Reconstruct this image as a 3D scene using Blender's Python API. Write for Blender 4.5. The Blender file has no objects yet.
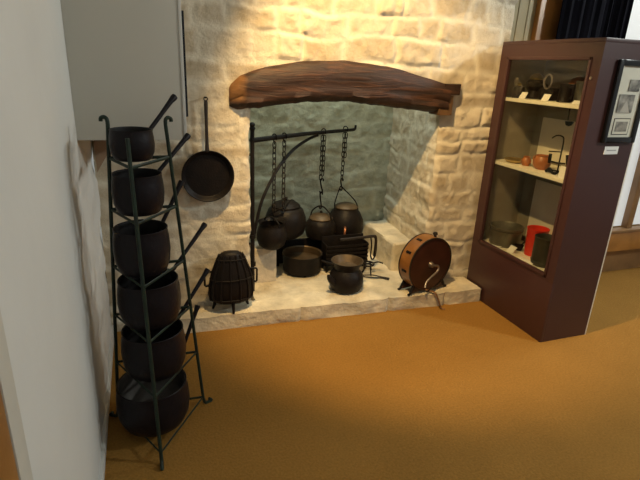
import bpy, bmesh, math, random
from mathutils import Vector, Matrix, noise
C = bpy.context.scene.collection
S = bpy.context.scene
PI = math.pi
V = Vector

# ------------------------------------------------------------------ camera
cd = bpy.data.cameras.new('camera'); cam = bpy.data.objects.new('camera', cd); C.objects.link(cam)
cd.sensor_fit = 'HORIZONTAL'; cd.sensor_width = 36.0; cd.lens = 492.0/640.0*36.0
cd.clip_start = 0.02
R = Matrix(((0.94155602, 0.07367137, -(-0.32870169)*-1, 0),
            (-0.33414079, 0.3279153, -0.88364104, 0),
            (0.04268727, 0.94183018, 0.33336723, 0),
            (0, 0, 0, 1)))
cam.matrix_world = Matrix.Translation((0, 0, 1.6)) @ R
S.camera = cam

# ------------------------------------------------------------------ world, lights, exposure
w = bpy.data.worlds.new('world'); S.world = w; w.use_nodes = True
bg = w.node_tree.nodes['Background']; bg.inputs[0].default_value = (0.93, 0.97, 0.93, 1); bg.inputs[1].default_value = 0.33

def lamp(name, kind, loc, target, energy, color, **kw):
    d = bpy.data.lights.new(name, kind); d.energy = energy; d.color = color
    for k, v in kw.items(): setattr(d, k, v)
    o = bpy.data.objects.new(name, d); C.objects.link(o); o.location = loc
    o.rotation_euler = (V(target)-V(loc)).to_track_quat('-Z', 'Y').to_euler()
    return o
# warm picture spot on the ceiling, aimed into the fireplace
lamp('ceiling_spot', 'SPOT', (0.70, 1.82, 2.90), (1.80, 3.10, 0.40), 365, (1.0, 0.66, 0.28), spot_size=math.radians(71), spot_blend=0.55, shadow_soft_size=0.03)
# cool strip light on the ceiling of the room to the right
lamp('ceiling_strip', 'AREA', (4.16, 2.25, 2.90), (0.0, 1.9, 1.0), 55, (0.94, 1.0, 0.97), shape='RECTANGLE', size=0.4, size_y=0.4)
lamp('ceiling_strip_near', 'AREA', (4.16, 0.30, 2.90), (0.8, 2.6, 1.2), 72, (0.95, 1.0, 0.95), shape='RECTANGLE', size=0.22, size_y=0.22)
# unseen area light added behind the camera to raise the ambient light
lamp('room_fill_light', 'AREA', (1.3, -1.0, 2.93), (1.0, -0.6, 0.0), 18, (0.95, 1.0, 0.95), shape='RECTANGLE', size=1.8, size_y=1.2)
# daylight coming down the open flue
lamp('flue_daylight', 'AREA', (1.28, 3.45, 2.80), (1.28, 3.6, 0), 21.0, (0.88, 1.0, 0.92), shape='RECTANGLE', size=0.9, size_y=0.5)

S.view_settings.view_transform = 'Standard'; S.view_settings.look = 'None'
S.view_settings.exposure = -0.15; S.view_settings.gamma = 1.0
S.view_settings.use_curve_mapping = False

# ------------------------------------------------------------------ materials
def mat(name, col, rough=0.6, metal=0.0, var=0.0, vscale=8.0, bump=0.0, bscale=60.0, col2=None, spec=0.5, bdist=0.01):
    m = bpy.data.materials.new(name); m.use_nodes = True
    nt = m.node_tree; b = nt.nodes['Principled BSDF']
    b.inputs['Roughness'].default_value = rough; b.inputs['Metallic'].default_value = metal
    b.inputs['Specular IOR Level'].default_value = spec
    b.inputs['Base Color'].default_value = (*col, 1)
    tc = nt.nodes.new('ShaderNodeTexCoord')
    if var > 0 or col2:
        n = nt.nodes.new('ShaderNodeTexNoise'); n.inputs['Scale'].default_value = vscale; n.inputs['Detail'].default_value = 6
        nt.links.new(tc.outputs['Object'], n.inputs['Vector'])
        r = nt.nodes.new('ShaderNodeValToRGB'); r.color_ramp.elements[0].position = 0.32; r.color_ramp.elements[1].position = 0.68
        c2 = col2 or tuple(max(0, c*(1-var)) for c in col)
        r.color_ramp.elements[0].color = (*c2, 1); r.color_ramp.elements[1].color = (*col, 1)
        nt.links.new(n.outputs['Fac'], r.inputs[0]); nt.links.new(r.outputs[0], b.inputs['Base Color'])
    if bump > 0:
        n2 = nt.nodes.new('ShaderNodeTexNoise'); n2.inputs['Scale'].default_value = bscale; n2.inputs['Detail'].default_value = 8
        nt.links.new(tc.outputs['Object'], n2.inputs['Vector'])
        bp = nt.nodes.new('ShaderNodeBump'); bp.inputs['Strength'].default_value = bump; bp.inputs['Distance'].default_value = bdist
        nt.links.new(n2.outputs['Fac'], bp.inputs['Height']); nt.links.new(bp.outputs[0], b.inputs['Normal'])
    return m

def stone_mat(name, light, dark, mortar, bump=1.0):
    """limewashed rubble: the tone of each stone and the mortar come from the mesh's own stone layout"""
    m = bpy.data.materials.new(name); m.use_nodes = True
    nt = m.node_tree; b = nt.nodes['Principled BSDF']; b.inputs['Roughness'].default_value = 0.92; b.inputs['Specular IOR Level'].default_value = 0.15
    at = nt.nodes.new('ShaderNodeAttribute'); at.attribute_name = 'stone'
    sep = nt.nodes.new('ShaderNodeSeparateColor'); nt.links.new(at.outputs['Color'], sep.inputs[0])
    tc = nt.nodes.new('ShaderNodeTexCoord')
    n = nt.nodes.new('ShaderNodeTexNoise'); n.inputs['Scale'].default_value = 9; n.inputs['Detail'].default_value = 7; n.inputs['Roughness'].default_value = 0.65
    nt.links.new(tc.outputs['Object'], n.inputs['Vector'])
    add = nt.nodes.new('ShaderNodeMath'); add.operation = 'MULTIPLY_ADD'; add.inputs[1].default_value = 0.55
    nt.links.new(sep.outputs[0], add.inputs[0]); 
    sub = nt.nodes.new('ShaderNodeMath'); sub.operation = 'MULTIPLY_ADD'; sub.inputs[1].default_value = 1.6; sub.inputs[2].default_value = -0.58
    nt.links.new(n.outputs['Fac'], sub.inputs[0]); nt.links.new(sub.outputs[0], add.inputs[2])
    cl = nt.nodes.new('ShaderNodeClamp'); nt.links.new(add.outputs[0], cl.inputs[0])
    mx = nt.nodes.new('ShaderNodeMix'); mx.data_type = 'RGBA'
    nt.links.new(cl.outputs[0], mx.inputs[0]); mx.inputs[6].default_value = (*light, 1); mx.inputs[7].default_value = (*dark, 1)
    mx2 = nt.nodes.new('ShaderNodeMix'); mx2.data_type = 'RGBA'
    nt.links.new(sep.outputs[1], mx2.inputs[0]); nt.links.new(mx.outputs[2], mx2.inputs[6]); mx2.inputs[7].default_value = (*mortar, 1)
    nt.links.new(mx2.outputs[2], b.inputs['Base Color'])
    n2 = nt.nodes.new('ShaderNodeTexNoise'); n2.inputs['Scale'].default_value = 30; n2.inputs['Detail'].default_value = 10; n2.inputs['Roughness'].default_value = 0.72
    nt.links.new(tc.outputs['Object'], n2.inputs['Vector'])
    bp = nt.nodes.new('ShaderNodeBump'); bp.inputs['Strength'].default_value = bump; bp.inputs['Distance'].default_value = 0.012
    nt.links.new(n2.outputs['Fac'], bp.inputs['Height']); nt.links.new(bp.outputs[0], b.inputs['Normal'])
    return m

M = {}
M['stone'] = stone_mat('limewashed_stone', (0.66, 0.59, 0.46), (0.43, 0.345, 0.225), (0.68, 0.62, 0.49))
M['stone_in'] = stone_mat('grey_green_limewash', (0.58, 0.61, 0.49), (0.26, 0.26, 0.19), (0.54, 0.56, 0.45))
M['hearth'] = mat('hearth_stone', (0.70, 0.62, 0.46), 0.9, var=0.38, vscale=7, bump=0.9, bscale=30)
M['block'] = mat('hewn_block_stone', (0.62, 0.54, 0.42), 0.9, var=0.35, vscale=14, bump=0.6, bscale=50)
M['plaster'] = mat('white_plaster', (0.63, 0.63, 0.60), 0.8, var=0.05, vscale=3, bump=0.15, bscale=25)
M['panel'] = mat('grey_white_board', (0.53, 0.51, 0.445), 0.7, var=0.03, vscale=2)
M['panel_edge'] = mat('white_edge_paint', (0.62, 0.61, 0.57), 0.6, var=0.04)
M['brown_board_and_shade'] = mat('brown_board_and_shade', (0.36, 0.24, 0.15), 0.8, var=0.3, vscale=14)  # underside board, and the shade colour of the corner triangle
M['ceiling'] = mat('ceiling_paint', (0.7, 0.7, 0.66), 0.9, var=0.03)
M['skirt'] = mat('skirting_paint', (0.60, 0.60, 0.57), 0.5, var=0.04)
M['orange_wood'] = mat('varnished_orange_wood', (0.40, 0.18, 0.045), 0.35, var=0.35, vscale=6, bump=0.05)
M['pine'] = mat('varnished_pine', (0.27, 0.145, 0.06), 0.4, var=0.3, vscale=7)
M['board'] = mat('cream_boards', (0.40, 0.33, 0.18), 0.55, var=0.12, vscale=4)
M['groove'] = mat('board_groove', (0.20, 0.15, 0.08), 0.8, var=0.2)
M['iron'] = mat('black_cast_iron', (0.007, 0.006, 0.006), 0.45, 0.0, vscale=22, bump=0.25, bscale=90, col2=(0.012, 0.009, 0.008), spec=0.16)
M['pan_iron'] = mat('black_saucepan_iron', (0.007, 0.0055, 0.007), 0.42, 0.0, vscale=16, bump=0.15, bscale=70, col2=(0.011, 0.008, 0.010), spec=0.18)
M['pan_in'] = mat('worn_pan_lining', (0.018, 0.016, 0.016), 0.5, 0.0, var=0.5, vscale=12, spec=0.35)
M['grey_lining'] = mat('grey_worn_lining', (0.24, 0.22, 0.20), 0.5, 0.4, vscale=9, col2=(0.06, 0.055, 0.05))
M['rust_iron'] = mat('brown_worn_iron', (0.028, 0.019, 0.013), 0.5, 0.3, var=0.5, vscale=30, bump=0.2)
M['lit_iron'] = mat('lit_brown_iron', (0.13, 0.09, 0.05), 0.5, 0.5, var=0.4, vscale=18)  # iron with the lit look of lids and insides put into its colour
M['green_iron'] = mat('green_painted_iron', (0.017, 0.034, 0.021), 0.45, 0.0, vscale=25, col2=(0.012, 0.018, 0.014), spec=0.25)
M['copper'] = mat('dull_copper', (0.42, 0.17, 0.08), 0.4, 0.8, var=0.4, vscale=20)
M['drum_wood'] = mat('polished_drum_wood', (0.30, 0.125, 0.030), 0.30, var=0.45, vscale=7, bump=0.06)
M['drum_face'] = mat('dark_red_brown_metal', (0.06, 0.018, 0.009), 0.4, 0.0, var=0.5, vscale=9)
M['steel'] = mat('worn_steel', (0.45, 0.40, 0.34), 0.35, 0.9, var=0.3, vscale=25)
M['leather'] = mat('brown_leather', (0.20, 0.09, 0.03), 0.6, var=0.4, vscale=25)
M['cab'] = mat('maroon_paint', (0.054, 0.0215, 0.021), 0.38, var=0.08, vscale=3)
M['cab_in'] = mat('cabinet_white_lining', (0.74, 0.70, 0.60), 0.6, var=0.05)
M['cab_grey'] = mat('cabinet_grey_lining', (0.24, 0.215, 0.165), 0.7, var=0.2, vscale=6)
M['shelf'] = mat('white_shelf_paint', (0.85, 0.82, 0.70), 0.45, var=0.04)
M['white'] = mat('white_card', (0.85, 0.85, 0.82), 0.7, var=0.03)
M['mount'] = mat('cream_mount_card', (0.62, 0.60, 0.50), 0.7, var=0.05)
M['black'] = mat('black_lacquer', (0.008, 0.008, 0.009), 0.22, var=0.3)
M['ink'] = mat('grey_print', (0.35, 0.35, 0.35), 0.8, var=0.2)
M['photo'] = mat('old_photograph', (0.36, 0.34, 0.29), 0.5, vscale=26, col2=(0.05, 0.05, 0.045))
M['photo_path'] = mat('old_photograph_road', (0.42, 0.40, 0.35), 0.5, var=0.15, vscale=30)
M['red'] = mat('red_tin', (0.75, 0.04, 0.02), 0.4, var=0.08)
M['grey_tin'] = mat('grey_galvanised_tin', (0.20, 0.19, 0.15), 0.45, 0.6, var=0.35, vscale=12)
M['dark_tin'] = mat('dark_grey_tin', (0.085, 0.085, 0.07), 0.45, 0.5, var=0.35, vscale=12)
M['brass'] = mat('old_brass', (0.55, 0.40, 0.14), 0.35, 0.9, var=0.3, vscale=15)
M['terracotta'] = mat('orange_brown_glaze', (0.50, 0.17, 0.05), 0.4, var=0.4, vscale=14)
M['curtain'] = mat('dark_navy_cloth', (0.005, 0.005, 0.008), 0.95, var=0.3, spec=0.05)

def make_carpet():
    m = bpy.data.materials.new('ochre_carpet'); m.use_nodes = True; nt = m.node_tree; b = nt.nodes['Principled BSDF']
    b.inputs['Roughness'].default_value = 0.95; b.inputs['Specular IOR Level'].default_value = 0.1
    tc = nt.nodes.new('ShaderNodeTexCoord')
    n = nt.nodes.new('ShaderNodeTexNoise'); n.inputs['Scale'].default_value = 95; n.inputs['Detail'].default_value = 4
    nt.links.new(tc.outputs['Object'], n.inputs['Vector'])
    n3 = nt.nodes.new('ShaderNodeTexNoise'); n3.inputs['Scale'].default_value = 2.5; n3.inputs['Detail'].default_value = 4
    nt.links.new(tc.outputs['Object'], n3.inputs['Vector'])
    r = nt.nodes.new('ShaderNodeValToRGB'); e = r.color_ramp.elements
    e[0].position = 0.3; e[0].color = (0.225, 0.115, 0.025, 1); e[1].position = 0.7; e[1].color = (0.33, 0.168, 0.038, 1)
    mx = nt.nodes.new('ShaderNodeMath'); mx.operation = 'MULTIPLY_ADD'; mx.inputs[1].default_value = 0.3
    nt.links.new(n3.outputs['Fac'], mx.inputs[0])
    m2 = nt.nodes.new('ShaderNodeMath'); m2.operation = 'MULTIPLY'; m2.inputs[1].default_value = 0.7
    nt.links.new(n.outputs['Fac'], m2.inputs[0]); nt.links.new(m2.outputs[0], mx.inputs[2])
    nt.links.new(mx.outputs[0], r.inputs[0]); nt.links.new(r.outputs[0], b.inputs['Base Color'])
    bp = nt.nodes.new('ShaderNodeBump'); bp.inputs['Strength'].default_value = 0.5; bp.inputs['Distance'].default_value = 0.006
    nt.links.new(n.outputs['Fac'], bp.inputs['Height']); nt.links.new(bp.outputs[0], b.inputs['Normal'])
    return m
M['carpet'] = make_carpet()

def make_beam_mat():
    m = bpy.data.materials.new('old_oak'); m.use_nodes = True; nt = m.node_tree; b = nt.nodes['Principled BSDF']
    b.inputs['Roughness'].default_value = 0.62
    tc = nt.nodes.new('ShaderNodeTexCoord'); mp = nt.nodes.new('ShaderNodeMapping'); mp.inputs['Scale'].default_value = (1.6, 6, 16)
    nt.links.new(tc.outputs['Object'], mp.inputs['Vector'])
    n = nt.nodes.new('ShaderNodeTexNoise'); n.inputs['Scale'].default_value = 2.2; n.inputs['Detail'].default_value = 9; n.inputs['Roughness'].default_value = 0.65; n.inputs['Distortion'].default_value = 0.8
    nt.links.new(mp.outputs[0], n.inputs['Vector'])
    r = nt.nodes.new('ShaderNodeValToRGB'); e = r.color_ramp.elements
    e[0].position = 0.30; e[0].color = (0.010, 0.0045, 0.0025, 1); e[1].position = 0.75; e[1].color = (0.105, 0.038, 0.012, 1)
    k = e.new(0.5); k.color = (0.030, 0.011, 0.0045, 1)
    nt.links.new(n.outputs['Fac'], r.inputs[0])
    # the stripped, paler wood at the left end
    sx = nt.nodes.new('ShaderNodeSeparateXYZ'); nt.links.new(tc.outputs['Object'], sx.inputs[0])
    n5 = nt.nodes.new('ShaderNodeTexNoise'); n5.inputs['Scale'].default_value = 9; n5.inputs['Detail'].default_value = 5; nt.links.new(tc.outputs['Object'], n5.inputs['Vector'])
    a1 = nt.nodes.new('ShaderNodeMath'); a1.operation = 'MULTIPLY_ADD'; a1.inputs[1].default_value = 0.10; nt.links.new(n5.outputs['Fac'], a1.inputs[0]); nt.links.new(sx.outputs['X'], a1.inputs[2])
    mr = nt.nodes.new('ShaderNodeMapRange'); mr.inputs['From Min'].default_value = 0.605; mr.inputs['From Max'].default_value = 0.645; mr.inputs['To Min'].default_value = 1; mr.inputs['To Max'].default_value = 0
    nt.links.new(a1.outputs[0], mr.inputs['Value'])
    mz = nt.nodes.new('ShaderNodeMapRange'); mz.inputs['From Min'].default_value = 1.37; mz.inputs['From Max'].default_value = 1.41; nt.links.new(sx.outputs['Z'], mz.inputs['Value'])
    mm = nt.nodes.new('ShaderNodeMath'); mm.operation = 'MULTIPLY'; nt.links.new(mr.outputs[0], mm.inputs[0]); nt.links.new(mz.outputs[0], mm.inputs[1])
    mx = nt.nodes.new('ShaderNodeMix'); mx.data_type = 'RGBA'; nt.links.new(mm.outputs[0], mx.inputs[0]); nt.links.new(r.outputs[0], mx.inputs[6]); mx.inputs[7].default_value = (0.22, 0.10, 0.028, 1)
    nt.links.new(mx.outputs[2], b.inputs['Base Color'])
    bp = nt.nodes.new('ShaderNodeBump'); bp.inputs['Strength'].default_value = 0.7; bp.inputs['Distance'].default_value = 0.012
    nt.links.new(n.outputs['Fac'], bp.inputs['Height']); nt.links.new(bp.outputs[0], b.inputs['Normal'])
    return m
M['beam'] = make_beam_mat()
M['beam_end'] = mat('sawn_oak_end', (0.14, 0.07, 0.025), 0.7, var=0.5, vscale=10, bump=0.4, bscale=25)

def make_glass():
    m = bpy.data.materials.new('clear_glass'); m.use_nodes = True; nt = m.node_tree
    for n in list(nt.nodes): nt.nodes.remove(n)
    o = nt.nodes.new('ShaderNodeOutputMaterial'); t = nt.nodes.new('ShaderNodeBsdfTransparent'); g = nt.nodes.new('ShaderNodeBsdfGlossy')
    t.inputs[0].default_value = (0.90, 0.90, 0.86, 1); g.inputs['Roughness'].default_value = 0.04
    lw = nt.nodes.new('ShaderNodeLayerWeight'); lw.inputs[0].default_value = 0.5; pw = nt.nodes.new('ShaderNodeMath'); pw.operation = 'POWER'; pw.inputs[1].default_value = 5; nt.links.new(lw.outputs['Facing'], pw.inputs[0]); f = nt.nodes.new('ShaderNodeMath'); f.operation = 'MULTIPLY_ADD'; f.inputs[1].default_value = 0.7; f.inputs[2].default_value = 0.03; nt.links.new(pw.outputs[0], f.inputs[0]); x = nt.nodes.new('ShaderNodeMixShader')
    nt.links.new(f.outputs[0], x.inputs[0]); nt.links.new(t.outputs[0], x.inputs[1]); nt.links.new(g.outputs[0], x.inputs[2]); nt.links.new(x.outputs[0], o.inputs[0])
    return m
M['glass'] = make_glass()

def make_emit(name, col, s):
    m = bpy.data.materials.new(name); m.use_nodes = True; nt = m.node_tree; b = nt.nodes['Principled BSDF']
    b.inputs['Base Color'].default_value = (0.25, 0.25, 0.25, 1); b.inputs['Roughness'].default_value = 0.4
    b.inputs['Emission Color'].default_value = (*col, 1); b.inputs['Emission Strength'].default_value = s
    return m
M['daylit'] = make_emit('daylit_frosted_pane', (0.97, 0.98, 0.93), 0.55)

# ------------------------------------------------------------------ mesh helpers
def obj(name, bm, m, parent=None, smooth=True, loc=None, angle=40):
    bmesh.ops.recalc_face_normals(bm, faces=bm.faces)
    me = bpy.data.meshes.new(name); bm.to_mesh(me); bm.free()
    for mm in (m if isinstance(m, (list, tuple)) else [m]): me.materials.append(mm)
    if smooth:
        me.polygons.foreach_set('use_smooth', [True]*len(me.polygons))
        try: me.set_sharp_from_angle(angle=math.radians(angle))
        except Exception: pass
    o = bpy.data.objects.new(name, me); C.objects.link(o)
    if parent: o.parent = parent
    if loc: o.location = loc
    return o
def tag(o, label=None, cat=None, group=None, kind=None):
    if label: o['label'] = label
    if cat: o['category'] = cat
    if group: o['group'] = group
    if kind: o['kind'] = kind
    return o
def thing(name, label, cat, loc=(0, 0, 0), rotz=0, group=None):
    o = bpy.data.objects.new(name, None); C.objects.link(o); o.empty_display_size = 0.05
    o.location = loc; o.rotation_euler = (0, 0, rotz); return tag(o, label, cat, group)
def struct(name, bm, m, parent=None, **k):
    o = obj(name, bm, m, parent, **k)
    if parent is None: o['kind'] = 'structure'
    return o
def box(bm, x0, x1, y0, y1, z0, z1, bevel=0.0, mi=0, mtx=None):
    b2 = bmesh.new()
    bmesh.ops.create_cube(b2, size=1)
    for v in b2.verts: v.co = V(((x0+x1)/2+v.co.x*(x1-x0), (y0+y1)/2+v.co.y*(y1-y0), (z0+z1)/2+v.co.z*(z1-z0)))
    if bevel > 0: bmesh.ops.bevel(b2, geom=list(b2.edges), offset=bevel, segments=2, affect='EDGES', profile=0.6)
    merge(bm, b2, mi, mtx); return bm
def merge(bm, b2, mi=0, mtx=None):
    vm = {}
    for v in b2.verts: vm[v] = bm.verts.new((mtx @ v.co) if mtx else v.co)
    for f in b2.faces:
        try:
            nf = bm.faces.new([vm[v] for v in f.verts]); nf.material_index = mi if mi else f.material_index
        except ValueError: pass
    b2.free()
def boxm(*a, bevel=0.0): return box(bmesh.new(), *a, bevel=bevel)
def lathe(bm, prof, c=(0, 0, 0), seg=40, mi=0, mtx=None, sy=1.0, mis=None):
    """prof: list of (r, z); mis gives a material index per band"""
    b2 = bmesh.new(); rings = []
    for r, z in prof:
        if r < 1e-5: rings.append([b2.verts.new((0, 0, z))])
        else: rings.append([b2.verts.new((r*math.cos(2*PI*k/seg), r*math.sin(2*PI*k/seg)*sy, z)) for k in range(seg)])
    for i in range(len(rings)-1):
        a, b = rings[i], rings[i+1]
        for k in range(seg):
            k2 = (k+1) % seg
            if len(a) == 1 and len(b) == 1: continue
            if len(a) == 1: f = b2.faces.new((a[0], b[k2], b[k]))
            elif len(b) == 1: f = b2.faces.new((a[k], a[k2], b[0]))
            else: f = b2.faces.new((a[k], a[k2], b[k2], b[k]))
            if mis: f.material_index = mis[i]
    T = Matrix.Translation(c)
    if mtx: T = T @ mtx
    merge(bm, b2, mi, T); return bm
def smooth_path(pts, n=6):
    P = [V(p) for p in pts]
    if len(P) < 3: return P
    out = []
    for i in range(len(P)-1):
        p0 = P[max(i-1, 0)]; p1 = P[i]; p2 = P[i+1]; p3 = P[min(i+2, len(P)-1)]
        for k in range(n):
            t = k/n
            out.append(0.5*((2*p1)+(-p0+p2)*t+(2*p0-5*p1+4*p2-p3)*t*t+(-p0+3*p1-3*p2+p3)*t**3))
    out.append(P[-1]); return out
def tube(bm, pts, r, seg=8, flat=1.0, closed=False, mi=0, side=None):
    """r: radius or list of radii; flat <1 squashes the section"""
    P = [V(p) for p in pts]; n = len(P); rr = r if isinstance(r, (list, tuple)) else [r]*n
    if len(rr) != n: rr = [rr[0]+(rr[-1]-rr[0])*i/(n-1) for i in range(n)]
    rings = []; prevu = side and V(side)
    for i in range(n):
        if closed: d = (P[(i+1) % n]-P[i-1])
        else: d = P[min(i+1, n-1)]-P[max(i-1, 0)]
        d.normalize()
        if prevu is None:
            prevu = V((0, 0, 1)) if abs(d.z) < 0.9 else V((1, 0, 0))
        u = (prevu-d*prevu.dot(d))
        if u.length < 1e-6: u = d.orthogonal()
        u.normalize(); prevu = u; v = d.cross(u)
        rings.append([bm.verts.new(P[i]+rr[i]*(math.cos(2*PI*k/seg)*u+math.sin(2*PI*k/seg)*flat*v)) for k in range(seg)])
    m = n if closed else n-1
    for i in range(m):
        a, b = rings[i], rings[(i+1) % n]
        for k in range(seg):
            f = bm.faces.new((a[k], a[(k+1) % seg], b[(k+1) % seg], b[k])); f.material_index = mi
    if not closed:
        f = bm.faces.new(rings[0]); f.material_index = mi; f = bm.faces.new(rings[-1][::-1]); f.material_index = mi
    return bm
def tubem(*a, **k): return tube(bmesh.new(), *a, **k)
def lathem(*a, **k): return lathe(bmesh.new(), *a, **k)
def circle_pts(c, r, ax1, ax2, n=24, a0=0, a1=2*PI, endp=False):
    m = n if not endp else n-1
    return [V(c)+V(ax1)*r*math.cos(a0+(a1-a0)*k/m)+V(ax2)*r*math.sin(a0+(a1-a0)*k/m) for k in range(n)]

# ------------------------------------------------------------------ rubble stone walls
class Stones:
    def __init__(s, v0, v1, u0, u1, seed, hr=(0.075, 0.15), lr=(0.12, 0.36)):
        rnd = random.Random(seed); s.rows = []; v = v0; s.seed = seed
        while v < v1:
            h = rnd.uniform(*hr); row = []; u = u0-rnd.uniform(0, 0.2)
            while u < u1+0.2:
                l = rnd.uniform(*lr); row.append((u, u+l, rnd.random(), rnd.uniform(0.05, 1.0), rnd.uniform(-1, 1), rnd.uniform(-1, 1))); u += l
            s.rows.append((v, v+h, row)); v += h
    def at(s, u, v):
        """-> (relief 0..~1, tone, mortar)"""
        n1 = noise.noise(V((u*3.2, v*3.2, s.seed))); n2 = noise.noise(V((u*8, v*8, s.seed+5.3)))
        n3 = noise.noise(V((u*1.3, v*1.3, s.seed+2.2))); vv = v+0.040*n3+0.026*n1+0.014*n2; uu = u+0.03*noise.noise(V((u*5, v*5, s.seed+9.1)))+0.012*n2
        for v0, v1, row in s.rows:
            if v0 <= vv < v1:
                for a, b, tone, hh, tu, tv in row:
                    if a <= uu < b:
                        d = min(uu-a, b-uu, vv-v0, v1-vv)
                        e = max(0.0, min(1.0, (d-0.002)/0.022)); e = e*e*(3-2*e)
                        rel = e*hh*(1+0.25*tu*(uu-(a+b)/2)/(b-a)+0.3*tv*(vv-(v0+v1)/2)/(v1-v0))
                        m = 1-max(0.0, min(1.0, (d-0.004)/0.03))
                        return rel, tone, m
        return 0.0, 0.5, 1.0
def relief(st, u, v, amp):
    rel, tone, m = st.at(u, v)
    f = noise.fractal(V((u*14, v*14, 3.7)), 0.9, 2.1, 4)
    g = noise.noise(V((u*2.2, v*2.2, 8.8)))
    return amp*rel*max(0.12, min(1.0, 0.55+1.1*noise.noise(V((u*2.6, v*3.4, 5.5)))+0.5*noise.noise(V((u*0.9, v*0.9, 1.5)))))*(1+0.5*noise.noise(V((u*22, v*22, 6.6))))+0.0065*f+0.007*g, tone, m
def grid_mesh(name, m, us, vs, fn, mask=None, parent=None):
    """fn(u, v) -> (co, tone, mortar)"""
    bm = bmesh.new(); L = bm.verts.layers.float_color.new('stone'); G = []
    for v in vs:
        row = []
        for u in us:
            co, t, mo = fn(u, v); x = bm.verts.new(co); x[L] = (t, mo, 0, 1); row.append(x)
        G.append(row)
    for j in range(len(vs)-1):
        for i in range(len(us)-1):
            if mask and mask((us[i]+us[i+1])/2, (vs[j]+vs[j+1])/2): continue
            bm.faces.new((G[j][i], G[j][i+1], G[j+1][i+1], G[j+1][i]))
    loose = [x for x in bm.verts if not x.link_faces]
    bmesh.ops.delete(bm, geom=loose, context='VERTS')
    o = obj(name, bm, m, parent, smooth=True, angle=75)
    return o
def lin(a, b, step):
    n = max(1, round((b-a)/step)); return [a+(b-a)*i/n for i in range(n+1)]

XL, XR, ZT = 0.621, 1.934, 1.43          # opening of the fireplace
WY = 2.95; BY = 3.80; CEIL = 2.95
st_front = Stones(-0.05, 3.2, -0.5, 2.6, 11, hr=(0.08, 0.17), lr=(0.11, 0.36))
st_rev = Stones(-0.05, 3.2, -0.2, 1.4, 23, lr=(0.2, 0.5))
st_back = Stones(-0.05, 3.2, 0.2, 2.6, 31, hr=(0.12, 0.22), lr=(0.25, 0.55))
def quoin(v, s):
    return 0.016*noise.noise(V((s*3.1, v*9.0, 2.2)))+0.010*noise.noise(V((s*7.7, v*21.0, 4.2)))
# path around the corner of each jamb: u runs along the front, then turns into the recess
def front_fn(x, z):
    d, t, m = relief(st_front, x, z, 0.032)
    dx = 0.0
    for xe in (XL, XR):
        k = max(0.0, 1-abs(x-xe)/0.10)
        if z < ZT+0.02: dx += k*quoin(z, xe)
    edge = min(abs(x-XL), abs(x-XR)) if z < ZT else 1
    back = 0.020*max(0.0, 1-edge/0.035)**2
    return V((x+dx, WY-d+back, z)), t, m
us = lin(-0.25, XL, 0.0105)+lin(XL, XR, 0.0105)[1:]+lin(XR, 2.40, 0.0105)[1:]
vs = lin(0.0, ZT, 0.0105)+lin(ZT, CEIL, 0.0105)[1:]
wall = grid_mesh('wall_back', M['stone'], us, vs, front_fn, mask=lambda u, v: XL < u < XR and v < ZT)
wall['kind'] = 'structure'
def reveal(side):
    xe = XR if side > 0 else XL; xb = 2.02 if side > 0 else 0.56
    e0 = {}
    def fn(s, z):
        p0, t0, m0 = front_fn(xe, z)
        if s == 0: return p0, t0, m0
        d, t, m = relief(st_rev, s, z, 0.015)
        k = min(1.0, s/0.05); k = k*k*(3-2*k)
        y = p0.y+(BY+0.02-p0.y)*s; xx = xe+(xb-xe)*s
        return V((xx-side*d*k+(p0.x-xe)*(1-s)**2, y, z)), t, m
    ss = [0, .006, .014, .024, .036, .05]+lin(0.05, 1.0, 0.0125)[1:]
    o = grid_mesh('wall_%s_reveal' % ('right' if side > 0 else 'left'), M['stone'], ss, lin(0.0, ZT, 0.0105)+lin(ZT, CEIL, 0.02)[1:], fn)
    o['kind'] = 'structure'; return o
reveal(1); reveal(-1)
def back_fn(x, z):
    d, t, m = relief(st_back, x, z, 0.010); return V((x, BY-d, z)), t, m
o = grid_mesh('wall_chimney', M['stone_in'], lin(0.50, 2.08, 0.014), lin(0.0, CEIL, 0.014), back_fn); o['kind'] = 'structure'

# floor, ceiling, left wall
struct('floor', boxm(-0.6, 6.0, -3.0, 4.4, -0.10, 0.0), M['carpet'], smooth=False)
bm = bmesh.new()
box(bm, -0.6, 6.0, -3.0, 2.93, CEIL, CEIL+0.1); box(bm, -0.6, XL, 2.93, 4.4, CEIL, CEIL+0.1); box(bm, XR, 6.0, 2.93, 4.4, CEIL, CEIL+0.1); box(bm, XL, XR, 3.9, 4.4, CEIL, CEIL+0.1)
struct('ceiling', bm, M['ceiling'], smooth=False)
def left_fn(y, z):
    k = max(0.0, min(1.0, (y-1.75)/0.5)); lo = max(0.0, min(1.0, (1.30-z)/0.2))
    d = k*lo*(0.020*noise.noise(V((y*5.5, z*6.5, 1.5)))+0.007*noise.noise(V((y*14, z*16, 6.5))))+0.0015*noise.noise(V((y*9, z*9, 3)))
    return V((-0.25+max(-0.02, d), y, z)), 0.5, 0
o = grid_mesh('wall_left', M['plaster'], lin(0.895, 3.0, 0.016), lin(0.0, CEIL, 0.02), left_fn); o['kind'] = 'structure'
struct('baseboard_left', boxm(-0.262, -0.236, 0.895, 2.93, 0.0, 0.045, bevel=0.003), M['skirt'])
struct('trim_1', boxm(-0.33, -0.2485, 0.826, 0.895, 0.0, CEIL, bevel=0.002), M['panel'])                 # door casing at the near end of the left wall
d1 = struct('door_1', boxm(-0.30, -0.2505, -0.02, 0.825, 0.0, 2.05, bevel=0.004), M['orange_wood'])
bm = bmesh.new(); box(bm, -0.252, -0.244, 0.09, 0.70, 0.15, 0.95, bevel=0.004); box(bm, -0.252, -0.244, 0.09, 0.70, 1.10, 1.92, bevel=0.006)
obj('door_panel', bm, M['orange_wood'], d1)
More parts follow.
